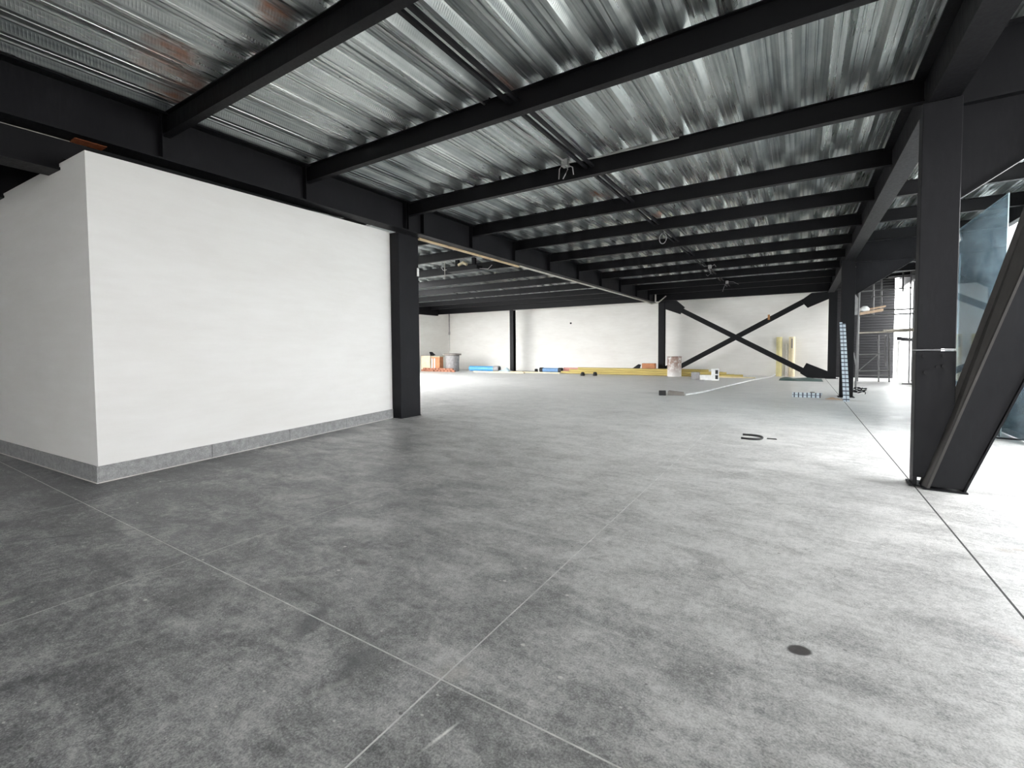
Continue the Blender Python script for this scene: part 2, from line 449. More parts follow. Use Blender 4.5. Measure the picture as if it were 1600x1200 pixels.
def mat_sheeting():
    m, nt, b = new_mat('translucent_sheeting')
    out = nt.nodes['Material Output']
    p = position(nt)
    f = noise(nt, mapping(nt, p, scale=(1, 3, 0.4)), 2.0, 4)
    c = mixc(nt, f, (0.50, 0.55, 0.57), (0.66, 0.70, 0.71))
    df = nt.nodes.new('ShaderNodeBsdfDiffuse'); tl = nt.nodes.new('ShaderNodeBsdfTranslucent')
    nt.links.new(c, df.inputs[0]); nt.links.new(c, tl.inputs[0])
    mx = N(nt, 'ShaderNodeMixShader', Fac=0.35)
    nt.links.new(df.outputs[0], mx.inputs[1]); nt.links.new(tl.outputs[0], mx.inputs[2])
    nt.links.new(mx.outputs[0], out.inputs[0])
    return m
M_SHEET = mat_sheeting()

# ------------------------------------------------------------------ the setting
DECK = 4.36
# floor: a bed of pale dust in the saw cuts, slab panels on top of it
floor = tag(MB().box(-23.9, 4.6, -7.0, 27.0, -0.30, -0.001).build('floor', M_JOINT), kind='structure')
xs = [-23.9] + [-1.268 - 2.19*k for k in range(10, -1, -1)] + [1.0, 3.2, 4.6]
xs = [x for x in xs if x >= -23.9]
ys = [-7.0, 1.435, 9.8, 18.2, 27.0]
for i in range(len(xs)-1):
    for j in range(len(ys)-1):
        gx0 = 0.0042 if xs[i] != 1.0 else 0.0065
        gx1 = 0.0042 if xs[i+1] != 1.0 else 0.0065
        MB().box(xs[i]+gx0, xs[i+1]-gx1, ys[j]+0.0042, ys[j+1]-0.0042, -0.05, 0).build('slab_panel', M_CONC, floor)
MB().box(0.985, 1.015, -7.0, 27.0, -0.012, -0.0006).build('joint_filler', M_JOINTD, floor)
yard = tag(MB().box(-90, 90, -90, 120, -0.5, -0.31).build('ground', M_YARD), kind='structure')

# ceiling: concrete topping over galvanised deck sheets
ceiling = tag(MB().box(-15.17, 3.75, -7.0, 15.3, DECK+0.085, DECK+0.24).box(-23.9, 3.75, 15.3, 26.2, DECK+0.085, DECK+0.24).build('ceiling', M_GREY), kind='structure')  # unseen side stepped back to let more daylight in
def deck_sheet(L):
    P = 0.44; prof = []
    for k in range(2):
        o = k*P
        for x, z in ((0.0, 0), (.045, 0), (.050, .014), (.062, .014), (.067, 0), (.112, 0), (.186, .078), (.222, .078), (.228, .064), (.240, .064), (.246, .078), (.302, .078), (.308, .064), (.320, .064), (.326, .078), (.362, .078)):
            prof.append((o+x, z))
    prof.append((2*P, 0))
    bm = bmesh.new()
    a = [bm.verts.new((x, 0, z)) for x, z in prof]; b = [bm.verts.new((x, L, z)) for x, z in prof]
    for i in range(len(prof)-1): bm.faces.new((a[i], b[i], b[i+1], a[i+1]))
    me = bpy.data.meshes.new('deck_sheet'); bm.to_mesh(me); bm.free(); me.materials.append(M_DECK)
    return me
cuts = [-7.0, 4.56, 15.3, 26.2]
for a, b in zip(cuts, cuts[1:]):
    me = deck_sheet(b-a)
    for k in range(31):
        if b < 16 and k < 9.5: continue
        o = bpy.data.objects.new('deck_sheet', me); C.objects.link(o)
        o.parent = ceiling; o.location = (-23.53 + 0.88*k, a, DECK)

# walls
WALL_H = 4.36
tag(MB().box(-21.6, 1.35, 25.6, 25.9, 0, WALL_H).build('wall_back', M_PLASTER2), kind='structure')
wl = MB()
wl.box(-21.7, -21.4, 18.0, 25.6, 0, WALL_H)
wl.box(-15.5, -15.2, -7.0, 4.6, 0, WALL_H)  # added out of view, keeps daylight off the partition's front face
tag(wl.build('wall_left_partly_added', M_PLASTER2), kind='structure')
# dark ribbed metal cladding at the far end, with the daylight opening beyond it
dk = tag(MB().box(1.35, 3.50, 25.75, 25.85, 0, WALL_H).build('wall_end', M_DARKWALL), kind='structure')
rib = MB().box(0, 2.13, 0, 0.03, 0, 0.075)
r0 = rib.build('slat', M_DARKWALL, dk, 0.008); r0.location = (1.36, 25.72, 0.05)
for k in range(1, 36):
    r = r0.copy(); C.objects.link(r); r.location = (1.36, 25.72, 0.05 + 0.12*k)
wr = MB()
wr.box(-21.7, 0.1, -7.2, -7.0, 0, WALL_H)  # added behind the camera; the gap beside it meters the daylight
tag(wr.build('wall_front_added', M_PLASTER), kind='structure')

tag(MB().box(3.78, 3.95, -7.2, 4.2, 0, WALL_H).build('wall_right_partly_added', M_PLASTER), kind='structure')  # added out of view to hold daylight back from the near floor
tag(MB().box(3.80, 3.95, 4.2, 20.2, 0, 1.12).build('wall_right_partly_added', M_PLASTER), kind='structure')
tag(MB().box(3.80, 3.95, 20.2, 23.9, 0, WALL_H).build('wall_right_partly_added', M_DARKWALL), kind='structure')  # added where the column hides it, to dim the far end

# white partition room
room = tag(MB().hexa([(-6.32,1.745,0), (-7.10,6.66,0), (-11.4,6.66,0), (-11.4,1.475,0),
                      (-6.32,1.745,3.500), (-7.10,6.66,3.80), (-11.4,6.66,3.70), (-11.4,1.475,3.46)]).build('wall_partition', M_PLASTER), kind='structure')
def skirt(x0, y0, x1, y1, h, t, nx, ny, pieces, name):
    base = thing(name, (0, 0, 0), None, None); base['kind'] = 'structure'
    for a, b in pieces:
        ax, ay = x0+(x1-x0)*a, y0+(y1-y0)*a; bx, by = x0+(x1-x0)*b, y0+(y1-y0)*b
        MB().hexa([(ax,ay,0.008), (ax+nx*t,ay+ny*t,0.008), (bx+nx*t,by+ny*t,0.008), (bx,by,0.008),
                   (ax,ay,h), (ax+nx*t,ay+ny*t,h), (bx+nx*t,by+ny*t,h), (bx,by,h)]).build('tile', M_TILE, base)
    MB().hexa([(x0,y0,0.0), (x0+nx*(t+.006),y0+ny*(t+.006),0.0), (x1+nx*(t+.006),y1+ny*(t+.006),0.0), (x1,y1,0.0),
               (x0,y0,0.009), (x0+nx*(t+.003),y0+ny*(t+.003),0.009), (x1+nx*(t+.003),y1+ny*(t+.003),0.009), (x1,y1,0.009)]).build('grout_line', M_GROUT, base)
    return base
skirt(-6.32, 1.745, -7.10, 6.66, 0.180, 0.016, 0.988, 0.157, [(0, .243), (.2440, .487), (.488, .731), (.732, 1)], 'baseboard_front')
skirt(-6.304, 1.745, -11.4, 1.475, 0.180, 0.016, 0.053, -0.9985, [(0, .397), (.398, .80), (.801, 1)], 'baseboard_side')

# ------------------------------------------------------------------ steel frame
Bz = 3.77
def i_beam_y(L, zb, zt, fw, tf=0.022, tw=0.014):
    """parts of an I-beam along +y, local origin at its start, z in world"""
    h = fw/2
    return (MB().box(-tw/2, tw/2, 0, L, zb+tf, zt-tf), MB().box(-h, h, 0, L, zb, zb+tf), MB().box(-h, h, 0, L, zt-tf, zt))
JY = [0.72, 2.665, 4.60, 6.83, 8.90, 10.80, 12.82, 14.95, 17.05, 19.25, 21.45, 23.45]

# long beam over the partition
mb = thing('main_beam', (-6.945, -7.0, 0), 'long deep black steel beam running above the white partition to the far wall', 'steel beam', rz=-0.0135)
w_, b_, t_ = i_beam_y(31.6, Bz, DECK-0.002, 0.30)
w_.build('web', M_STEEL2, mb); b_.build('bottom_flange', M_STEEL2, mb); t_.build('top_flange', M_STEEL2, mb)
def stiff(y): return MB().box(0.008, 0.10, y-0.006, y+0.006, Bz+0.024, DECK-0.026)
for y in JY + [6.70, 7.20]:
    stiff(y+7.0 - (0.06 if y in JY else 0)).build('stiffener', M_STEEL, mb)
tan = MB().box(-0.155, -0.085, 14.25, 18.3, Bz-0.035, Bz-0.0005).build('flange_strip', M_TAN, mb); tan['label'] = 'tan strip under the flange'  # tan-coloured strip along part of the flange underside
cd = MB().tube([(-0.05, 18.2, Bz-0.02), (-0.05, 24.0, Bz-0.02), (-0.05, 30.4, Bz-0.02), (0.05, 30.9, Bz-0.10), (0.35, 31.0, Bz-0.05), (0.75, 31.05, Bz+0.28)], 0.028, 8).build('conduit', M_PALEPIPE, mb)
cd['label'] = 'pale conduit under the flange'
pr_ = MB().box(-0.155, 0.02, 8.80, 9.08, Bz-0.006, Bz-0.0005).build('primer_patch', M_PRIMER, mb); pr_['label'] = 'unpainted orange primer patch'
ed = MB().box(-0.175, -0.150, 5.0, 8.95, Bz-0.004, Bz+0.012).build('edge_strip', M_PALEPIPE, mb); ed['label'] = 'pale strip along the flange edge'

# girder on the open side
gd = thing('girder', (1.15, -7.0, 0), 'deep black steel girder over the row of columns along the open side', 'steel beam')
w_, b_, t_ = i_beam_y(32.6, Bz, DECK-0.002, 0.235)
w_.build('web', M_STEEL, gd); b_.build('bottom_flange', M_STEEL, gd); t_.build('top_flange', M_STEEL, gd)

# eave beam at the roof edge
eb = thing('eave_beam', (3.70, -7.0, 0), 'black edge beam along the open eave beyond the glass', 'steel beam')
w_, b_, t_ = i_beam_y(33.2, 3.92, DECK-0.002, 0.12)
w_.build('web', M_STEEL, eb); b_.build('bottom_flange', M_STEEL, eb); t_.build('top_flange', M_STEEL, eb)

# joists
def joist_proto(name, L, label, group):
    t = thing(name, (0, 0, 0), label, 'joist', group)
    zb, zt = 4.10, DECK-0.002
    MB().box(0, L, -0.006, 0.006, zb+0.012, zt-0.012).build('web', M_STEEL, t)
    MB().box(0, L, -0.05, 0.05, zb, zb+0.012).build('bottom_flange', M_STEEL, t)
    MB().box(0, L, -0.05, 0.05, zt-0.012, zt).build('top_flange', M_STEEL, t)
    return t
ordn = ['', 'first', 'second', 'third', 'fourth', 'fifth', 'sixth', 'seventh', 'eighth', 'ninth', 'tenth', 'eleventh']
notes = {1: 'beside rusty deck', 2: 'beside an orange rust mark', 3: 'with the wired junction box',
         5: 'near the wire loop', 11: 'next to the X-brace'}
G1, G2, G3 = 'ceiling joists of the main bay', 'ceiling joists of the side bay', 'short joists under the open eave'
jm = joist_proto('steel_joist', 7.96, 'black steel joist overhead at the very front of the main bay', G1)
jm.location = (-6.83, JY[0], 0); subs = kids(jm)
for k in range(1, len(JY)):
    x0 = -6.835 + 0.0135*JY[k]
    t = dup(jm, (x0, JY[k], 0), ('%s black joist of the main bay from the front, %s' % (ordn[k], notes.get(k, ''))).strip(' ,'), G1, subs)
    t.scale = ((1.135 - x0)/7.96, 1, 1)
js = joist_proto('side_bay_joist', 14.55, 'black steel joist of the side bay hidden behind the partition', G2)
js.location = (-14.95, JY[3], 0); js.scale = (8.16/14.55, 1, 1); subs = kids(js)
for n, k in enumerate(range(4, len(JY))):
    xr = -6.88 + 0.0135*JY[k]; xl = -21.38 if JY[k] > 15.3 else -14.95
    t = dup(js, (xl, JY[k], 0), '%s dark joist seen past the square column in the side bay' % ordn[n+1], G2, subs)
    t.scale = ((xr-xl)/14.55, 1, 1)
jr = joist_proto('eave_joist', 2.48, 'short black joist between girder and eave, in front of the tall column', G3)
jr.location = (1.17, JY[2], 0); subs = kids(jr)
for n, k in enumerate(range(4, len(JY))):
    dup(jr, (1.17, JY[k], 0), '%s short black joist under the eave behind the tall riveted column' .replace('riveted ', 'bolted ') % ordn[n+1], G3, subs)

# bridging bar under the deck in the middle of the main bay
br = thing('bridging_bar', (-2.82, 0, 0), 'twin dark bridging bar crossing the joists along the middle of the main bay', 'bridging')
for dx in (-0.055, 0.055):
    MB().box(dx-0.022, dx+0.022, -7, 23.6, 4.225, 4.262).build('rail', M_STEEL2, br)
# far transverse beams
fb = thing('end_beam', (-6.3, 24.35, 0), 'black beam across the far end above the X-brace', 'steel beam')
MB().box(-0.05, 7.43, -0.007, 0.007, 3.85, DECK-0.02).build('web', M_STEEL, fb)
MB().box(-0.05, 7.43, -0.11, 0.11, 3.83, 3.85).build('bottom_flange', M_STEEL, fb)
MB().box(-0.05, 7.43, -0.11, 0.11, DECK-0.02, DECK-0.002).build('top_flange', M_STEEL, fb)
fb2 = thing('end_beam', (-21.38, 24.35, 0), 'black beam across the far end of the side bay above the thin column', 'steel beam')
MB().box(0, 14.95, -0.007, 0.007, 3.86, DECK-0.02).build('web', M_STEEL, fb2)
MB().box(0, 14.95, -0.11, 0.11, 3.84, 3.86).build('bottom_flange', M_STEEL, fb2)
MB().box(0, 14.95, -0.11, 0.11, DECK-0.02, DECK-0.002).build('top_flange', M_STEEL, fb2)

wbm = thing('wall_beam', (-21.25, 15.4, 0), 'black beam along the top of the side wall in the far corner', 'steel beam')
MB().box(-0.10, 0.10, 0, 8.8, 3.74, 3.76).build('bottom_flange', M_STEEL, wbm)
MB().box(0.06, 0.075, 0, 8.8, 3.76, DECK-0.002).build('web', M_STEEL, wbm)
# columns
col = thing('square_column', (-6.99, 6.94, 0), 'black box-section column at the end of the white partition wall', 'column')
MB().box(-0.14, 0.14, -0.28, 0.28, 0.012, Bz-0.012).build('shaft', M_STEEL2, col, 0.006)
MB().box(-0.15, 0.15, -0.29, 0.29, 0.0, 0.014).build('base_plate', M_STEEL2, col)
MB().box(-0.15, 0.15, -0.29, 0.29, Bz-0.013, Bz-0.001).build('cap_plate', M_STEEL2, col)
wp = MB().box(0.142, 0.168, 0.22, 0.27, 2.95, 3.12).build('cable_clip', M_WHITEPL, col, 0.004); wp['label'] = 'small white clip'

rc = thing('bolted_column', (1.14, 6.10, 0), 'tall black column with a bolted splice, beside the slanted strut', 'column')
X0, X1, Y0, Y1 = -0.145, 0.145, -0.085, 0.075
MB().box(X0, X1, Y0, Y1, 1.372, Bz-0.001).build('upper_shaft', M_STEEL2, rc, 0.006)
MB().box(X0-.004, X1+.004, Y0-.004, Y1+.004, 0.085, 1.352).build('lower_shaft', M_STEEL2, rc, 0.006)
wb = MB().box(X0-.008, X1+.008, Y0-.008, Y1+.008, 1.355, 1.368).build('splice_bead', M_WELD, rc, 0.003); wb['label'] = 'pale splice line'
MB().box(X0-.03, X1+.02, Y0-.03, Y1+.03, 0.0, 0.014).build('base_plate', M_STEEL2, rc)
MB().box(X0-.002, X0+.03, Y0, Y1, 0.012, 0.087).box(X0+.10, X1, Y0+.01, Y1, 0.012, 0.087).build('foot', M_STEEL2, rc)
def bolt(x, z):
    m = MB()
    m.bm.verts.ensure_lookup_table()
    pts = [(x+0.021*math.cos(PI/3*k+.3), z+0.021*math.sin(PI/3*k+.3)) for k in range(6)]
    m.prism(pts, Y0-.022, Y0-.004)
    m.prism([(x+0.028*math.cos(PI/6*k), z+0.028*math.sin(PI/6*k)) for k in range(12)], Y0-.008, Y0-.003)
    return m
for x, z in ((1.052, 1.300), (1.20, 1.305), (1.20, 1.205), (1.067, 1.139), (1.155, 1.195)):
    bolt(x-1.14, z).build('bolt', M_STEEL, rc)

c3 = thing('middle_column', (1.125, 15.70, 0), 'black column in the middle distance with the pale gridded strip leaning on it', 'column')
MB().box(-0.15, 0.15, -0.006, 0.006, 0.012, Bz-0.001).build('web', M_STEEL, c3)
MB().box(-0.15, 0.15, -0.125, -0.105, 0.012, Bz-0.001).build('flange', M_STEEL, c3)
MB().box(-0.15, 0.15, 0.105, 0.125, 0.012, Bz-0.001).build('flange', M_STEEL, c3)
MB().box(-0.19, 0.19, -0.19, 0.19, 0.0, 0.014).build('base_plate', M_STEEL, c3)

def far_col(x, y, wx, h, label):
    t = thing('far_column', (x, y, 0), label, 'column')
    MB().box(-wx, wx, -0.15, -0.13, 0.016, h).build('flange', M_STEEL, t)
    MB().box(-wx, wx, 0.13, 0.15, 0.016, h).build('flange', M_STEEL, t)
    MB().box(-0.007, 0.007, -0.13, 0.13, 0.016, h).build('web', M_STEEL, t)
    MB().box(-wx-.08, wx+.08, -0.2, 0.2, 0, 0.016).build('base_plate', M_STEEL, t)
    return t
far_col(-6.09, 24.5, 0.15, 3.83, 'black far column between the white wall panel and the X-brace')
far_col(1.235, 24.5, 0.15, 3.83, 'black far column at the other foot of the X-brace, by the dark cladding')
far_col(-15.30, 24.5, 0.13, 3.84, 'thin black column standing alone before the cream far wall')

# cross brace
xb = thing('cross_brace', (-2.5, 24.5, 0), 'black steel X-brace between two columns before the far white wall', 'brace')
def bar(a, b, w, y0, y1):
    ax, az = a; bx, bz = b
    d = Vector((bx-ax, 0, bz-az)).normalized(); n = Vector((-d.z, 0, d.x))*w/2
    return MB().prism([(ax+n.x+2.5, az+n.z), (bx+n.x+2.5, bz+n.z), (bx-n.x+2.5, bz-n.z), (ax-n.x+2.5, az-n.z)], y0, y1)
bar((-5.30, 3.43), (0.45, 0.17), 0.235, -0.10, -0.02).build('diagonal', M_STEEL, xb)
bar((-5.55, 0.22), (0.40, 3.59), 0.235, 0.0, 0.08).build('diagonal', M_STEEL, xb)
for poly, y0 in (([(-5.945, 3.83), (-5.335, 3.818), (-4.956, 3.47), (-5.173, 3.123), (-5.942, 3.425)], -0.03),
             ([(0.033, 3.485), (0.439, 3.801), (1.08, 3.825), (1.08, 3.502), (0.305, 3.154)], -0.015),
             ([(0.057, 0.217), (0.294, 0.685), (1.08, 0.33), (1.08, 0.012), (0.353, 0.012)], -0.03),
             ([(-5.94, 0.03), (-5.94, 0.46), (-5.45, 0.60), (-5.15, 0.25), (-5.45, 0.03)], -0.015)):
    MB().prism([(x+2.5, z) for x, z in poly], y0-0.09, y0+0.075 if y0 < -.02 else y0+0.11).build('gusset_plate', M_STEEL, xb)
tg = MB().box(1.245, 1.335, -0.03, -0.005, 2.68, 2.92).build('orange_tag', M_ORANGE, xb); tg['label'] = 'small orange tag tied to the diagonal'

# haunched cantilevers carrying the eave
def cantilever(y, label):
    t = thing('haunched_bracket', (1.29, y, 0), label, 'bracket')
    MB().prism([(0.0, 2.86), (2.39, 4.36-0.0), (2.39, 4.34), (0.0, 4.34)] if False else [(0, 2.83), (1.28, 3.70), (0, 3.70)], -0.012, 0.012).build('haunch_plate', M_STEEL2, t)
    n = MB().hexa([(0, -0.05, 2.815), (0, 0.05, 2.815), (1.28, 0.05, 3.685), (1.28, -0.05, 3.685), (0, -0.05, 2.831), (0, 0.05, 2.831), (1.28, 0.05, 3.701), (1.28, -0.05, 3.701)])
    n.build('haunch_flange', M_STEEL2, t)
    MB().box(-0.02, 2.34, -0.09, 0.09, 3.70, 3.722).build('bottom_flange', M_STEEL2, t)
    MB().box(-0.02, 2.34, -0.012, 0.012, 3.722, DECK-0.02).build('web', M_STEEL2, t)
    MB().box(-0.02, 2.34, -0.09, 0.09, DECK-0.02, DECK-0.002).build('top_flange', M_STEEL2, t)
    return t
cantilever(6.125, 'deep haunched bracket reaching out from the top of the tall bolted column')
cantilever(15.70, 'haunched bracket reaching out from the middle-distance column above the scaffold')
pst = thing('eave_post', (3.60, 15.70, 0), 'dark slim post under the eave seen through the leaning glass', 'post')
MB().box(-0.10, 0.10, -0.10, 0.10, 0.012, 3.699).build('shaft', M_STEEL, pst, 0.006)
MB().box(-0.15, 0.15, -0.15, 0.15, 0.0, 0.012).build('base_plate', M_STEEL, pst)

# slanted strut by the bolted column
def zx(x0, s, z): return x0 + s*z
st = thing('slanted_strut', (1.23, 5.92, 0), 'thick black slanted strut rising from the foot of the bolted column', 'strut')
zt = 3.69
a0, a1 = 1.078-1.23, (1.078+0.290*zt)-1.23
b0, b1 = 1.340-1.23, (1.340+0.345*zt)-1.23
m = MB().hexa([(a0, -0.01, 0.03), (b0, -0.01, 0.03), (b0, 0.02, 0.03), (a0, 0.02, 0.03), (a1, -0.01, zt), (b1, -0.01, zt), (b1, 0.02, zt), (a1, 0.02, zt)])
m.build('web', M_STEEL2, st)
c0, c1 = 1.046-1.23, (1.046+0.252*zt)-1.23
m = MB().hexa([(a0, -0.03, 0.012), (a0+.02, -0.03, 0.012), (c0+.03, 0.13, 0.012), (c0, 0.13, 0.012), (a1, -0.03, zt), (a1+.02, -0.03, zt), (c1+.03, 0.13, zt), (c1, 0.13, zt)])
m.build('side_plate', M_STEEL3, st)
m = MB().hexa([(b0, -0.03, 0.012), (b0+.016, -0.03, 0.012), (b0+.016, 0.13, 0.012), (b0, 0.13, 0.012), (b1, -0.03, zt), (b1+.016, -0.03, zt), (b1+.016, 0.13, zt), (b1, 0.13, zt)])
m.build('side_plate', M_STEEL2, st)
MB().box(a0-.03, b0+.03, -0.05, 0.14, 0, 0.014).build('base_plate', M_STEEL, st)

# black roof beams entering the partition room from the front
for n, (xa, xb_, lab) in enumerate(((-7.30, -6.96, 'low black beam running into the front face of the partition by its corner'), (-9.15, -8.81, 'low black beam running into the front face of the partition, the one away from its corner'))):
    t = thing('low_beam', ((xa+xb_)/2, -7.0, 0), lab, 'steel beam', 'low beams over the partition front')
    h = (xb_-xa)/2
    MB().box(-h, h, 0, 8.75, 3.42, 3.45).build('bottom_flange', M_STEEL2, t)
    MB().box(h-0.05, h-0.03, 0, 8.75, 3.45, DECK-0.02).hexa([(h-.05, 8.75, 3.57), (h-.03, 8.75, 3.57), (h-.03, 13.0, 3.83), (h-.05, 13.0, 3.83), (h-.05, 8.75, DECK-.02), (h-.03, 8.75, DECK-.02), (h-.03, 13.0, DECK-.02), (h-.05, 13.0, DECK-.02)]).build('web', M_STEEL, t)
    MB().box(-h, h, 0, 8.75, DECK-0.02, DECK-0.002).build('top_flange', M_STEEL, t)

# ------------------------------------------------------------------ services under the deck
def jbox(x, y, z, label, loops, group='ceiling junction boxes'):
    t = thing('junction_box', (x, y, z), label, 'junction box', group)
    MB().box(-0.05, 0.05, -0.05, 0.05, -0.05, 0.05).build('body', M_CONDUIT, t, 0.006)
    MB().box(-0.055, 0.055, -0.055, 0.055, -0.06, -0.05).build('cover', M_CONDUIT, t, 0.003)
    for pts in loops:
        MB().tube(pts, 0.007, 6).build('wire', M_WIRE, t)
    return t
jbox(-3.12, 6.58, 4.29, 'grey junction box with dangling wires on the third joist', [
    [(-.06, 0, -.03), (-.10, -.01, -.08), (-.10, -.03, -.24)], [(0, -.03, -.05), (.06, -.04, -.12), (.02, -.05, -.20), (-.02, -.05, -.26)], [(.04, -.02, -.05), (.13, -.02, -.10), (.15, -.03, -.22)]])
jbox(-2.62, 16.945, 4.17, 'grey junction box with a looped wire by the eighth joist', [
    [(-.05, 0, .03), (-.18, -.05, .02), (-.24, -.08, .10)], [(0, -.05, -.05), (.05, -.1, -.25), (-.05, -.1, -.33), (-.1, -.1, -.28)], [(.05, 0, 0), (.15, -.05, .05), (.2, -.05, -.03)]])
jbox(-2.62, 21.345, 4.17, 'grey junction box with splayed wires by the tenth joist', [
    [(0, -.05, -.05), (-.1, -.08, -.2), (-.16, -.08, -.4)], [(.05, 0, 0), (.25, -.05, -.02), (.45, -.05, -.14)]])
lp = MB().tube([(0, 0, .30)] + [(0.085*math.sin(a), 0.02*math.cos(a), 0.13*math.cos(a)) for a in [k*PI/8 for k in range(1, 17)]], 0.010, 6).build('wire_loop', M_WIRE)
lp.location = (-2.86, 11.55, 4.08)
tag(lp, 'loop of pale wire hanging from the middle of the main bay ceiling', 'wire')
cb = MB().tube([(-3.30, 2.75, 4.345), (-3.22, 5.5, 4.345), (-3.14, 6.40, 4.32), (-3.12, 6.52, 4.29)], 0.013, 8).build('ceiling_conduit', M_CONDUIT)
tag(cb, 'thin conduit running under the deck to the junction box on the third joist', 'conduit')
cb = MB().tube([(-3.07, 6.60, 4.29), (-2.6, 6.70, 4.31), (-1.45, 6.70, 4.31)], 0.013, 8).tube([(-2.45, 6.76, 4.345), (-1.6, 6.76, 4.345)], 0.018, 6).build('ceiling_conduit', M_CONDUIT)
tag(cb, 'thin conduit along the top of the third joist beside its junction box', 'conduit')
# hanging tray with wires in the side bay
ht = thing('hanging_tray', (-9.35, 12.0, 4.0), 'dark tray hanging below the side bay joists with loose wires', 'tray')
MB().box(-0.62, 0.62, -0.16, 0.16, -0.03, 0.10).build('tray_body', M_STEEL2, ht, 0.01)
for x in (-0.28, 0.40):
    MB().box(x-0.06, x+0.06, -0.05, 0.05, 0.10, 0.36).build('strap', M_STEEL2, ht)
MB().tube([(-.2, -.05, .18), (0, -.06, .24), (.15, -.05, .16)], 0.05, 8).build('foam_lump', M_CREAM, ht)
for pts in ([(-.62, 0, .1), (-.9, 0, .08), (-1.0, 0, .2), (-.95, 0, .32)], [(-.75, -.1, .34), (-.75, -.1, -.25)], [(.6, 0, 0), (.95, 0, -.05), (1.1, 0, .06)]):
    MB().tube(pts, 0.011, 6).build('wire', M_PALEPIPE if len(pts) == 2 else M_WIRE, ht)
pp = thing('wall_pipe', (-21.25, 25.45, 0), 'thin grey drop pipe in the far corner above the cartons', 'pipe')
MB().tube([(0, 0, 2.62), (0, 0, 4.3)], 0.035, 8).build('drop', M_GREY, pp)
MB().tube([(0, 0, 2.45), (0, 0, 2.66)], 0.055, 8).build('end_cap', M_GREY, pp)
MB().tube([(0, 0.03, 1.3), (0, 0.03, 2.45)], 0.012, 6).build('cord', M_WIRE, pp)
sw = MB().tube([(-11.8, 25.56, 2.95), (-11.8, 25.605, 2.95)], 0.055, 12).build('wall_socket', M_STEEL)
tag(sw, 'small dark round fitting high on the cream far wall', 'fitting')

# ------------------------------------------------------------------ things by the far wall
random.seed(3)
rows = [(23.55, .062, -11.4, -2.3), (23.69, .062, -11.1, -2.9), (23.83, .062, -11.6, -2.2), (23.97, .062, -10.9, -3.2), (24.10, .062, -11.3, -2.6),
        (23.62, .172, -10.9, -3.4), (23.76, .172, -10.6, -2.9), (23.90, .172, -11.1, -3.6), (24.04, .172, -10.5, -3.1),
        (23.69, .282, -10.3, -4.0), (23.83, .282, -10.0, -3.7), (23.97, .282, -10.6, -4.2)]
first = None
for y, z, xa, xb_ in rows:
    L = xb_ - xa
    if first is None:
        first = MB().pipe((0, 0, 0), (1, 0, 0), 0.062, 0.052, 12).build('yellow_pipe', M_YELLOW); o = first; smooth_by_angle(o)
    else:
        o = first.copy(); C.objects.link(o)
    o.location = (xa, y, z); o.scale = (L, 1, 1)
    tag(o, 'long yellow pipe in the pile on the floor along the far wall', 'pipe', 'yellow pipes piled along the far wall')
o = MB().box(-3.2, -1.65, 23.20, 23.36, 0, 0.05).build('cream_board', M_CREAM, None, 0.004); tag(o, 'thin cream board on the floor at the end of the yellow pipes', 'board')
for k, (xa, xb_, y, z) in enumerate(((-14.7, -11.4, 23.2, 0.0), (-17.0, -13.4, 22.6, 0.0))):
    o = MB().box(xa, xb_, y, y+0.18, z, z+0.07).build('cream_board', M_CREAM, None, 0.004)
    tag(o, ('long cream board on the floor past the thin column' if k == 0 else 'long cream board on the floor before the blue pipe'), 'board')
for k, (y, z) in enumerate(((24.0, .08), (24.2, .08), (24.1, .22))):
    o = MB().pipe((-11.7, y, z), (-9.0, y, z), 0.075, 0.062, 12).build('pink_tube', M_PINK); smooth_by_angle(o)
    o.location.y += 0.3
    tag(o, 'pink tube on the floor between blue and yellow pipes', 'tube', 'pink tubes by the far wall')
bb = thing('blue_roll', (-12.45, 24.2, 0.14), 'blue wrapped pipe bundle with dark ends on the far floor', 'pipe bundle')
o = MB().tube([(-0.62, 0, 0), (0.62, 0, 0)], 0.135, 14).build('roll', M_BLUE2, bb); smooth_by_angle(o)
for x in (-0.62, 0.62): smooth_by_angle(MB().tube([(x-0.11, 0, 0.005), (x+0.11, 0, 0.005)], 0.145, 14).build('end_band', M_BLACKRUB, bb))
o = MB().lathe([(0.07, 0), (0.10, .03), (0.10, .17), (0.06, .2)], 12, (-13.45, 24.2, 0)).build('dark_can', M_STEEL); tag(o, 'small dark can beside the blue pipe bundle', 'can')
bp = thing('blue_pipe', (-17.05, 23.6, 0.182), 'thick bright blue pipe lying on the floor next to the bricks', 'pipe')
o = MB().pipe((-0.95, 0, 0), (0.95, 0, 0), 0.16, 0.14, 16).build('barrel', M_BLUE, bp); smooth_by_angle(o)
o = MB().pipe((0.93, 0, 0), (1.32, 0, 0.0), 0.18, 0.13, 16).build('end_fitting', M_GREY, bp); smooth_by_angle(o)
o = MB().grid(lambda u, v: (-15.75+0.9*u, 23.3+0.7*v, 0.02+0.24*math.sin(PI*u)**0.8*math.sin(PI*v)*(0.8+0.3*math.sin(9*u+5*v))), 14, 10).build('plastic_bag', M_PALEBLUE, None, 0, True)
tag(o, 'pale blue plastic film crumpled on the floor behind the thin column', 'plastic film')
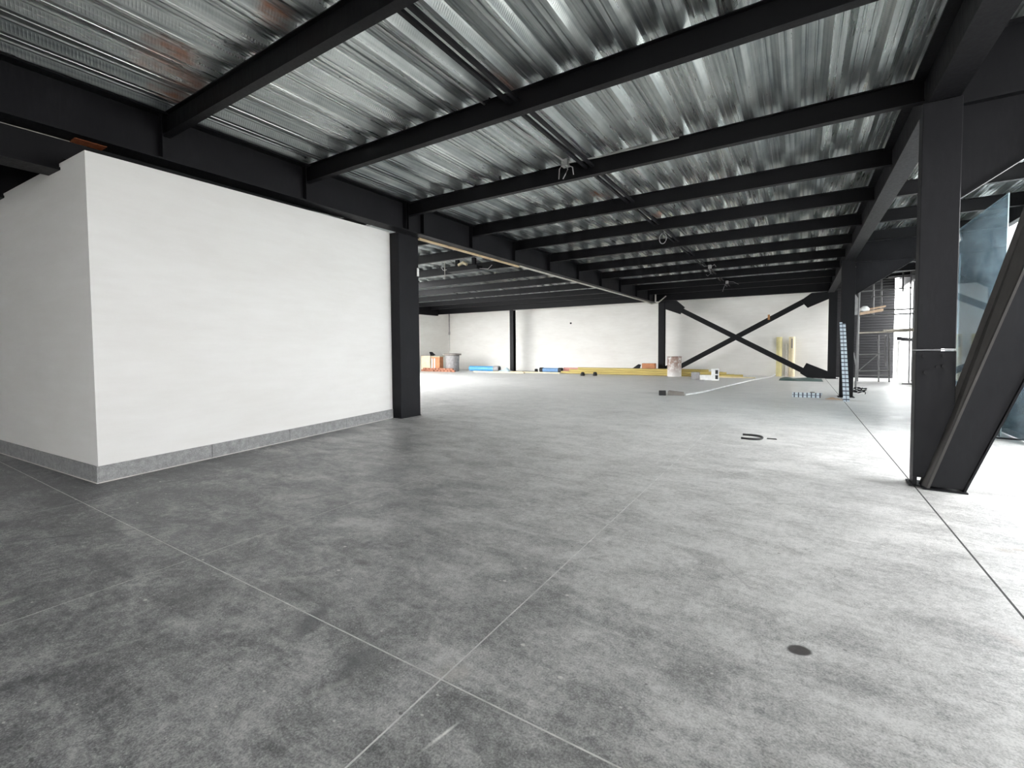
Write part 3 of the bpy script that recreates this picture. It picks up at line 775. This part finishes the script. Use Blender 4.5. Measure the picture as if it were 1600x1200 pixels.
# bricks
random.seed(5)
b0_ = MB().box(-0.12, 0.12, -0.06, 0.06, 0, 0.11).build('loose_brick', M_BRICK, None, 0.008)
for c in range(2):
    for i in range(10 - c):
        o = b0_ if (c == 0 and i == 0) else b0_.copy()
        if o is not b0_: C.objects.link(o)
        o.location = (-20.85 + 0.285*i + 0.14*c, 22.25 + random.uniform(-.02, .02), 0.111*c)
        o.rotation_euler.z = random.uniform(-.08, .08)
        tag(o, 'reddish brick in the low row under the cartons at the far corner', 'brick', 'bricks under the cartons')
ct = thing('carton', (-19.86, 22.42, 0.0), 'orange-brown carton with pale tape standing behind the bricks', 'carton')
MB().box(-0.36, 0.36, -0.08, 0.3, 0, 0.92).build('box', M_CARTON, ct, 0.012)
for x in (-0.28, -0.06): MB().box(x-0.05, x+0.05, -0.088, -0.080, 0.02, 0.84).build('tape', M_WHITEPL, ct)
MB().box(-0.385, 0.385, -0.1, 0.32, 0.92, 0.97).build('lid', M_CARTON2, ct, 0.006)
ct = thing('carton', (-20.70, 22.5, 0.0), 'pale tall carton in the far corner half hidden by the square column', 'carton')
MB().box(-0.40, 0.40, -0.15, 0.2, 0, 1.00).build('box', M_CARTON2, ct, 0.01); MB().box(-0.42, 0.43, -0.17, 0.22, 1.00, 1.04).build('lid', M_GREYBR, ct, 0.006)
o = MB().hexa([(-20.35, 22.4, 1.041), (-20.02, 22.4, 1.041), (-20.02, 22.6, 1.041), (-20.35, 22.6, 1.041), (-20.45, 22.42, 1.26), (-20.28, 22.42, 1.26), (-20.28, 22.56, 1.26), (-20.45, 22.56, 1.26)]).build('cordless_tool', M_STEEL, None, 0.02)
o.location = (0, 0, 0); tag(o, 'small dark object standing on the pale tall carton', 'tool')
tb = thing('grey_tub', (-18.86, 22.85, 0.0), 'grey tub with a flared rim beside the orange-brown carton', 'tub')
o = MB().lathe([(0.38, 0), (0.42, 0.05), (0.43, 0.6), (0.46, 1.02), (0.48, 1.03)], 20).build('body', M_GREY, tb); smooth_by_angle(o)
o = MB().lathe([(0.48, 1.02), (0.58, 1.04), (0.58, 1.14), (0.46, 1.15)], 20).build('rim', M_GREYBR, tb); smooth_by_angle(o)

dr = thing('drum', (-5.14, 23.10, 0), 'white drum smeared reddish brown before the foot of the X-brace', 'drum')
o = MB().lathe([(0.30, 0), (0.325, 0.02), (0.325, 0.32), (0.337, 0.34), (0.325, 0.36), (0.325, 0.64), (0.337, 0.66), (0.325, 0.68), (0.325, 0.93), (0.31, 0.95)], 28).build('shell', M_DRUM, dr); smooth_by_angle(o)
o = MB().lathe([(0.335, 0.94), (0.345, 0.95), (0.345, 0.975), (0.33, 0.985)], 28).build('rim', M_DRUM, dr); smooth_by_angle(o)
o = MB().box(-7.02, -6.36, 24.12, 24.42, 0.345, 0.61).build('carton', M_CARTON, None, 0.01)
o.location = (0.1, -0.36, 0); tag(o, 'low brown carton on the yellow pipes against the far column', 'carton')
o = MB().prism([(-7.42, 0.345), (-7.08, 0.345), (-7.02, 0.53), (-7.12, 0.56)], 23.78, 23.96).build('dark_offcut', M_STEEL2); tag(o, 'dark wedge-shaped offcut on the yellow pipes', 'offcut')
lv = thing('floor_level', (-3.62, 21.35, 0), 'white strip with a grey block end lying before the yellow pipes', 'strip')
MB().box(-0.40, -0.05, -0.06, 0.06, 0, 0.33).build('grey_block', M_GREY, lv, 0.01)
MB().box(-0.05, 0.45, -0.05, 0.05, 0, 0.22).build('rail', M_WHITEPL, lv, 0.008)
ub = thing('upright_carton', (-3.02, 21.15, 0), 'small upright white carton with two dark panels on the far floor', 'carton')
MB().box(-0.14, 0.14, -0.10, 0.10, 0, 0.50).build('box', M_WHITEPL, ub, 0.006)
for z in (0.06, 0.28): MB().box(0.02, 0.13, -0.106, -0.101, z, z+0.17).build('dark_panel', M_BLACKRUB, ub)
bc = MB().box(-0.10, 0.10, -0.09, 0.09, 0, 0.135).build('black_case', M_BLACKRUB, None, 0.01); bc.location = (-3.42, 13.85, 0); bc.rotation_euler.z = 0.25
tag(bc, 'small black square case on the open floor', 'case')
gb = MB().hexa([(-0.17, -0.12, 0), (0.28, 0.0, 0), (0.24, 0.2, 0), (-0.19, 0.12, 0), (-0.17, -0.12, 0.13), (0.26, 0.0, 0.09), (0.22, 0.2, 0.09), (-0.19, 0.12, 0.13)]).build('grey_slab', M_GREYBR, None, 0.008)
gb.location = (-3.10, 14.0, 0); tag(gb, 'grey-brown slab beside the black case at the hose end', 'slab')
def curve_pts(P, n=6):
    P = [Vector(p) for p in P]; out = []
    for i in range(len(P)-1):
        p0, p1, p2, p3 = P[max(i-1,0)], P[i], P[i+1], P[min(i+2, len(P)-1)]
        for k in range(n):
            t = k/n
            out.append(0.5*((2*p1)+(p2-p0)*t+(2*p0-5*p1+4*p2-p3)*t*t+(3*p1-p0-3*p2+p3)*t**3))
    out.append(P[-1]); return out
hs = MB().tube(curve_pts([(-2.80, 14.1, .025), (-2.50, 15.4, .025), (-2.12, 18.3, .025), (-1.60, 22.0, .025), (-1.12, 24.2, .03), (-0.95, 25.2, .10)]), 0.026, 8).build('white_hose', M_WHITEPL, None, 0, True)
tag(hs, 'long white hose curving over the floor to the far wall', 'hose')
db = thing('black_ended_bar', (-9.18, 22.1, 0), 'short bar with two black ends on the far floor', 'bar')
MB().tube([(-0.28, -0.15, .08), (0.28, 0.15, .08)], 0.02, 8).build('bar', M_GREY, db)
for s in (-1, 1): smooth_by_angle(MB().lathe([(0.10, 0), (0.12, .03), (0.09, .16), (0.05, .19)], 12, (s*0.28, s*0.15, 0)).build('black_end', M_BLACKRUB, db))
# upright tubes on the far wall
def tube_up(x, label, m):
    o = MB().pipe((0, 0, 0), (0, 0.06, 1.88), 0.125, 0.11, 16).build('tall_tube', m); smooth_by_angle(o)
    o.location = (x, 25.38, 0.0); tag(o, label, 'tube'); return o
tube_up(-0.80, 'tall yellow tube standing against the far wall behind the X-brace', M_PALEYEL)
tt = tube_up(-0.28, 'tall cream tube with a dark mark standing against the far wall, by the column', M_CREAM)
o = MB().box(-0.03, 0.03, -0.128, -0.122, 1.35, 1.8).build('dark_mark', M_GREYBR, tt)
o = MB().tube([(-0.52, 25.45, 0), (-0.50, 25.52, 1.55)], 0.03, 8).build('thin_tube', M_WHITEPL); tag(o, 'thin white tube leaning between the two tall tubes', 'tube')
# tarp
def tarp(u, v):
    x = -0.70 + 1.55*u; y = 22.1 + 1.9*v
    e = math.sin(PI*min(1, u*1.0))**0.7*math.sin(PI*v)**0.6
    return (x, y, 0.006 + 0.20*e*(0.55+0.45*math.sin(7*u+3*v))*(1.25-u))
o = MB().grid(tarp, 22, 16).build('green_tarp', M_GREEN); smooth_by_angle(o, 50); tag(o, 'dark green tarp crumpled on the floor under the brace foot', 'tarp')
# gridded strips
def grid_strip(L, n, label):
    t = thing('gridded_strip', (0, 0, 0), label, 'strip')
    MB().box(-0.066, -0.006, 0, 0.010, 0, L).box(0.006, 0.066, 0, 0.010, 0, L-0.04).build('strip', M_PALEGRID, t)
    MB().box(-0.006, 0.006, -0.004, 0.010, 0, L-0.02).build('divider', M_DARKGRID, t)
    for k in range(n):
        z = (k+0.5)*L/n
        MB().box(-0.068, 0.068, -0.005, 0.0, z-0.014, z+0.014).build('crossbar', M_DARKGRID, t)
    return t
g = grid_strip(2.32, 20, 'pale blue gridded strip leaning upright on the middle column')
g.location = (1.045, 14.35, 0.003); g.rotation_euler = (-math.atan2(1.10, 2.1)*0.98, 0.0, 0.045)
g = grid_strip(0.70, 7, 'short pale gridded strip lying on the floor near the middle column')
g.location = (-0.14, 14.95, 0.072); g.rotation_euler = (0, PI/2, 0.10)
o = MB().box(-0.05, 0.07, -0.05, 0.05, 0, 0.09).build('rubble_block', M_GREYBR, None, 0.012); o.location = (0.34, 15.9, 0); tag(o, 'small grey block on the floor behind the short gridded strip', 'block')
o = MB().grid(lambda u, v: (0.62+0.36*u, 14.72+0.25*v, 0.003+0.035*math.sin(PI*u)*math.sin(PI*v)*(1+0.5*math.sin(11*u+7*v))), 10, 8).build('rubble_heap', M_WOOD, None); tag(o, 'low brown heap of debris at the foot of the middle column', 'rubble', None, 'stuff')
pts = []
for k in range(40):
    a = k*0.62; r = 0.13+0.05*math.sin(k*1.7)
    pts.append((1.52+r*math.cos(a), 16.7+r*math.sin(a)*0.8, 0.02+0.004*k+0.05*abs(math.sin(k*0.9))))
o = MB().tube(curve_pts(pts, 2), 0.012, 5).build('wire_coil', M_STEEL2); tag(o, 'tangled dark coil of wire at the scaffold foot', 'wire')
# hose offcut on the open floor
pts = [(-0.16, -0.17), (-0.02, -0.18), (0.08, -0.13), (0.115, 0.0), (0.08, 0.12), (-0.03, 0.17), (-0.17, 0.16)]
o = MB().tube(curve_pts([(x, y, 0.014) for x, y in pts]), 0.016, 8).build('hose_offcut', M_BLACKRUB, None, 0, True); o.location = (-0.57, 7.93, 0)
tag(o, 'U-shaped black hose offcut on the open floor', 'hose')
o = MB().hexa([(-0.07, -0.012, 0), (0.07, -0.004, 0), (0.07, 0.014, 0), (-0.07, 0.012, 0), (-0.06, -0.008, .015), (0.06, -0.002, .015), (0.06, 0.010, .015), (-0.06, 0.008, .015)]).build('black_scrap', M_BLACKRUB); o.location = (-0.33, 7.95, 0)
tag(o, 'short black scrap beside the U-shaped hose offcut', 'scrap')

# ------------------------------------------------------------------ scaffold in front of the dark cladding
sc = thing('scaffold', (2.4, 22.0, 0), 'steel tube scaffold tower with planks before the dark cladding', 'scaffold')
def tb_(a, b, r=0.026, nm='standard', m=M_TUBE):
    return MB().tube([(a[0]-2.4, a[1]-22.0, a[2]), (b[0]-2.4, b[1]-22.0, b[2])], r, 8).build(nm, m, sc)
tb_((1.60, 18.8, 0), (1.665, 18.8, 3.9))
tb_((1.47, 19.4, 0), (1.50, 19.4, 3.3), 0.022)
for x in (2.66, 2.985): tb_((x+0.03, 23, 0), (x-0.01, 23, 1.85))
for x, z0 in ((2.46, 2.6), (2.705, 2.75), (3.35, 3.5)): tb_((x+.01, 23, z0), (x, 23, 4.7), 0.028)
tb_((3.60, 23, 0), (3.58, 23, 4.7), 0.024)
tb_((2.02, 23, 0), (2.02, 23, 4.2), 0.024)
for z, x0, x1, r in ((4.26, 3.0, 3.75, .022), (4.10, 2.9, 3.75, .020), (3.60, 2.0, 3.62, .022), (3.36, 2.4, 3.62, .018), (2.80, 2.0, 3.75, .030), (2.62, 2.0, 3.75, .030), (1.08, 2.0, 2.9, .024), (0.42, 2.0, 3.0, .024), (0.24, 2.0, 3.0, .022)):
    tb_((x0, 22.97, z), (x1, 22.97, z+0.03), r, 'ledger')
tb_((1.64, 18.8, 1.9), (2.02, 23, 1.95), 0.022, 'ledger'); tb_((1.66, 18.8, 3.3), (2.02, 23, 3.6), 0.02, 'ledger')
tb_((1.62, 18.85, 0.7), (1.47, 19.4, 1.8), 0.018, 'brace'); tb_((2.85, 22.9, 1.85), (2.88, 22.9, 0.62), 0.022, 'brace')
tb_((2.02, 23.02, 0.4), (2.66, 23.02, 1.1), 0.016, 'brace')
def plank(x0, x1, y0, y1, z, m, th=0.05, dz=0.0):
    MB().hexa([(x0-2.4, y0-22, z), (x1-2.4, y0-22, z+dz), (x1-2.4, y1-22, z+dz), (x0-2.4, y1-22, z), (x0-2.4, y0-22, z+th), (x1-2.4, y0-22, z+dz+th), (x1-2.4, y1-22, z+dz+th), (x0-2.4, y1-22, z+th)]).build('plank', m, sc)
plank(1.95, 3.75, 22.4, 22.7, 1.90, M_WOOD2, 0.06, 0.06)
plank(2.7, 3.75, 22.1, 22.35, 1.97, M_WOOD2, 0.06, 0.05)
plank(1.70, 2.30, 19.0, 19.25, 2.45, M_WOOD, 0.08, 0.10)
plank(1.72, 2.40, 19.3, 19.5, 2.58, M_WOOD, 0.05, 0.12)
o = MB().grid(lambda u, v: (1.52+0.16*u, 19.0+0.02*math.sin(9*v), 2.45+0.75*v-0.25*u*v), 4, 8).build('white_cloth', M_GREY); tag(o, 'pale cloth hanging on the scaffold end beside the middle column', 'cloth')
o = MB().lathe([(0.02, 0), (0.12, .02), (0.13, .10), (0.07, .17), (0.02, .18)], 12, (1.83, 19.12, 2.56)).build('white_bundle', M_WHITEPL, None, 0, True); tag(o, 'white bundle lying on the scaffold planks', 'bundle')
# white sack hanging in the opening
def sack(u, v):
    a = 2*PI*u; z = 0.02+1.62*v
    r = 0.25*(1+0.12*math.sin(3*a+4*v)+0.06*math.sin(7*a))*(1-0.25*v)
    return (3.68+r*math.cos(a), 24.7+0.7*r*math.sin(a), z)
o = MB().grid(sack, 28, 10).build('white_sack', M_WHITEPL); smooth_by_angle(o, 60); tag(o, 'white plastic sack standing in the bright opening', 'sack')
o = MB().hexa([(3.42, 24.4, 1.66), (4.05, 24.4, 1.58), (4.05, 24.55, 1.58), (3.42, 24.55, 1.66), (3.42, 24.4, 1.80), (4.05, 24.4, 1.70), (4.05, 24.55, 1.70), (3.42, 24.55, 1.80)]).build('dark_rail', M_STEEL)
tag(o, 'dark short rail across the bright opening above the white sack', 'rail')
o = MB().hexa([(3.25, 21.9, 0), (3.9, 21.9, 0), (3.9, 22.05, 0), (3.25, 22.05, 0), (3.25, 21.9, .03), (3.9, 21.9, .03), (3.9, 22.05, .03), (3.25, 22.05, .03)]).build('flat_bar', M_STEEL2); tag(o, 'flat dark bar on the bright floor before the opening', 'bar')

# ------------------------------------------------------------------ glass and sheeting on the open side
def glass(y0, y1, x, z0, z1, label, lean=0.0, group='glass sheets by the strut'):
    t = thing('glass_sheet', (x, (y0+y1)/2, z0), label, 'glass sheet', group)
    h = (y1-y0)/2; H = z1-z0
    MB().hexa([(0, -h, 0), (0.012, -h, 0), (0.012, h, 0), (0, h, 0), (lean, -h, H), (lean+.012, -h, H), (lean+.012, h, H), (lean, h, H)]).build('pane', M_GLASS, t)
    MB().hexa([(-.001, -h-.004, 0), (.013, -h-.004, 0), (.013, -h, 0), (-.001, -h, 0), (lean-.001, -h-.004, H), (lean+.013, -h-.004, H), (lean+.013, -h, H), (lean-.001, -h, H)]).hexa(
        [(lean-.001, -h, H), (lean+.013, -h, H), (lean+.013, h, H), (lean-.001, h, H), (lean-.001, -h, H+.006), (lean+.013, -h, H+.006), (lean+.013, h, H+.006), (lean-.001, h, H+.006)]).build('polished_edge', M_GLASSEDGE, t)
    return t
glass(9.75, 12.35, 2.60, 0.015, 3.66, 'tall sheet of bluish glass standing behind the slanted strut')
glass(9.15, 11.6, 2.78, 0.015, 1.35, 'low sheet of glass standing on the floor beyond the strut', -0.06)
glass(10.2, 12.6, 2.95, 0.015, 2.6, 'middle-height sheet of glass behind the tall one', -0.05)
gs = thing('glass_rest', (2.76, 10.9, 0), 'dark low rest under the standing glass sheets', 'rest')
for y in (-1.2, 0.0, 1.2): MB().box(-0.22, 0.24, y-0.05, y+0.05, 0, 0.012).build('bearer', M_STEEL, gs)
o = MB().hexa([(2.585, 12.25, 3.40), (2.597, 12.25, 3.40), (2.597, 12.02, 3.42), (2.585, 12.02, 3.42), (2.585, 12.34, 3.62), (2.597, 12.34, 3.62), (2.597, 12.20, 3.62), (2.585, 12.20, 3.62)]).build('bright_patch', M_WHITEPL); tag(o, 'bright white patch added on the top corner of the tall glass', 'tape')  # white piece put in for a bright gap beside the glass
def sheet(u, v):
    y = 10.9 + 8.3*u
    return (3.86 + 0.11*math.sin(y*2*PI/0.70) + 0.03*math.sin(y*2*PI/0.27+1.3*v), y, 1.14 + 2.80*v)
o = MB().grid(sheet, 220, 5).build('hanging_sheeting', M_SHEET); smooth_by_angle(o, 80); tag(o, 'pale blue translucent sheeting hanging in folds from the open eave', 'sheeting')
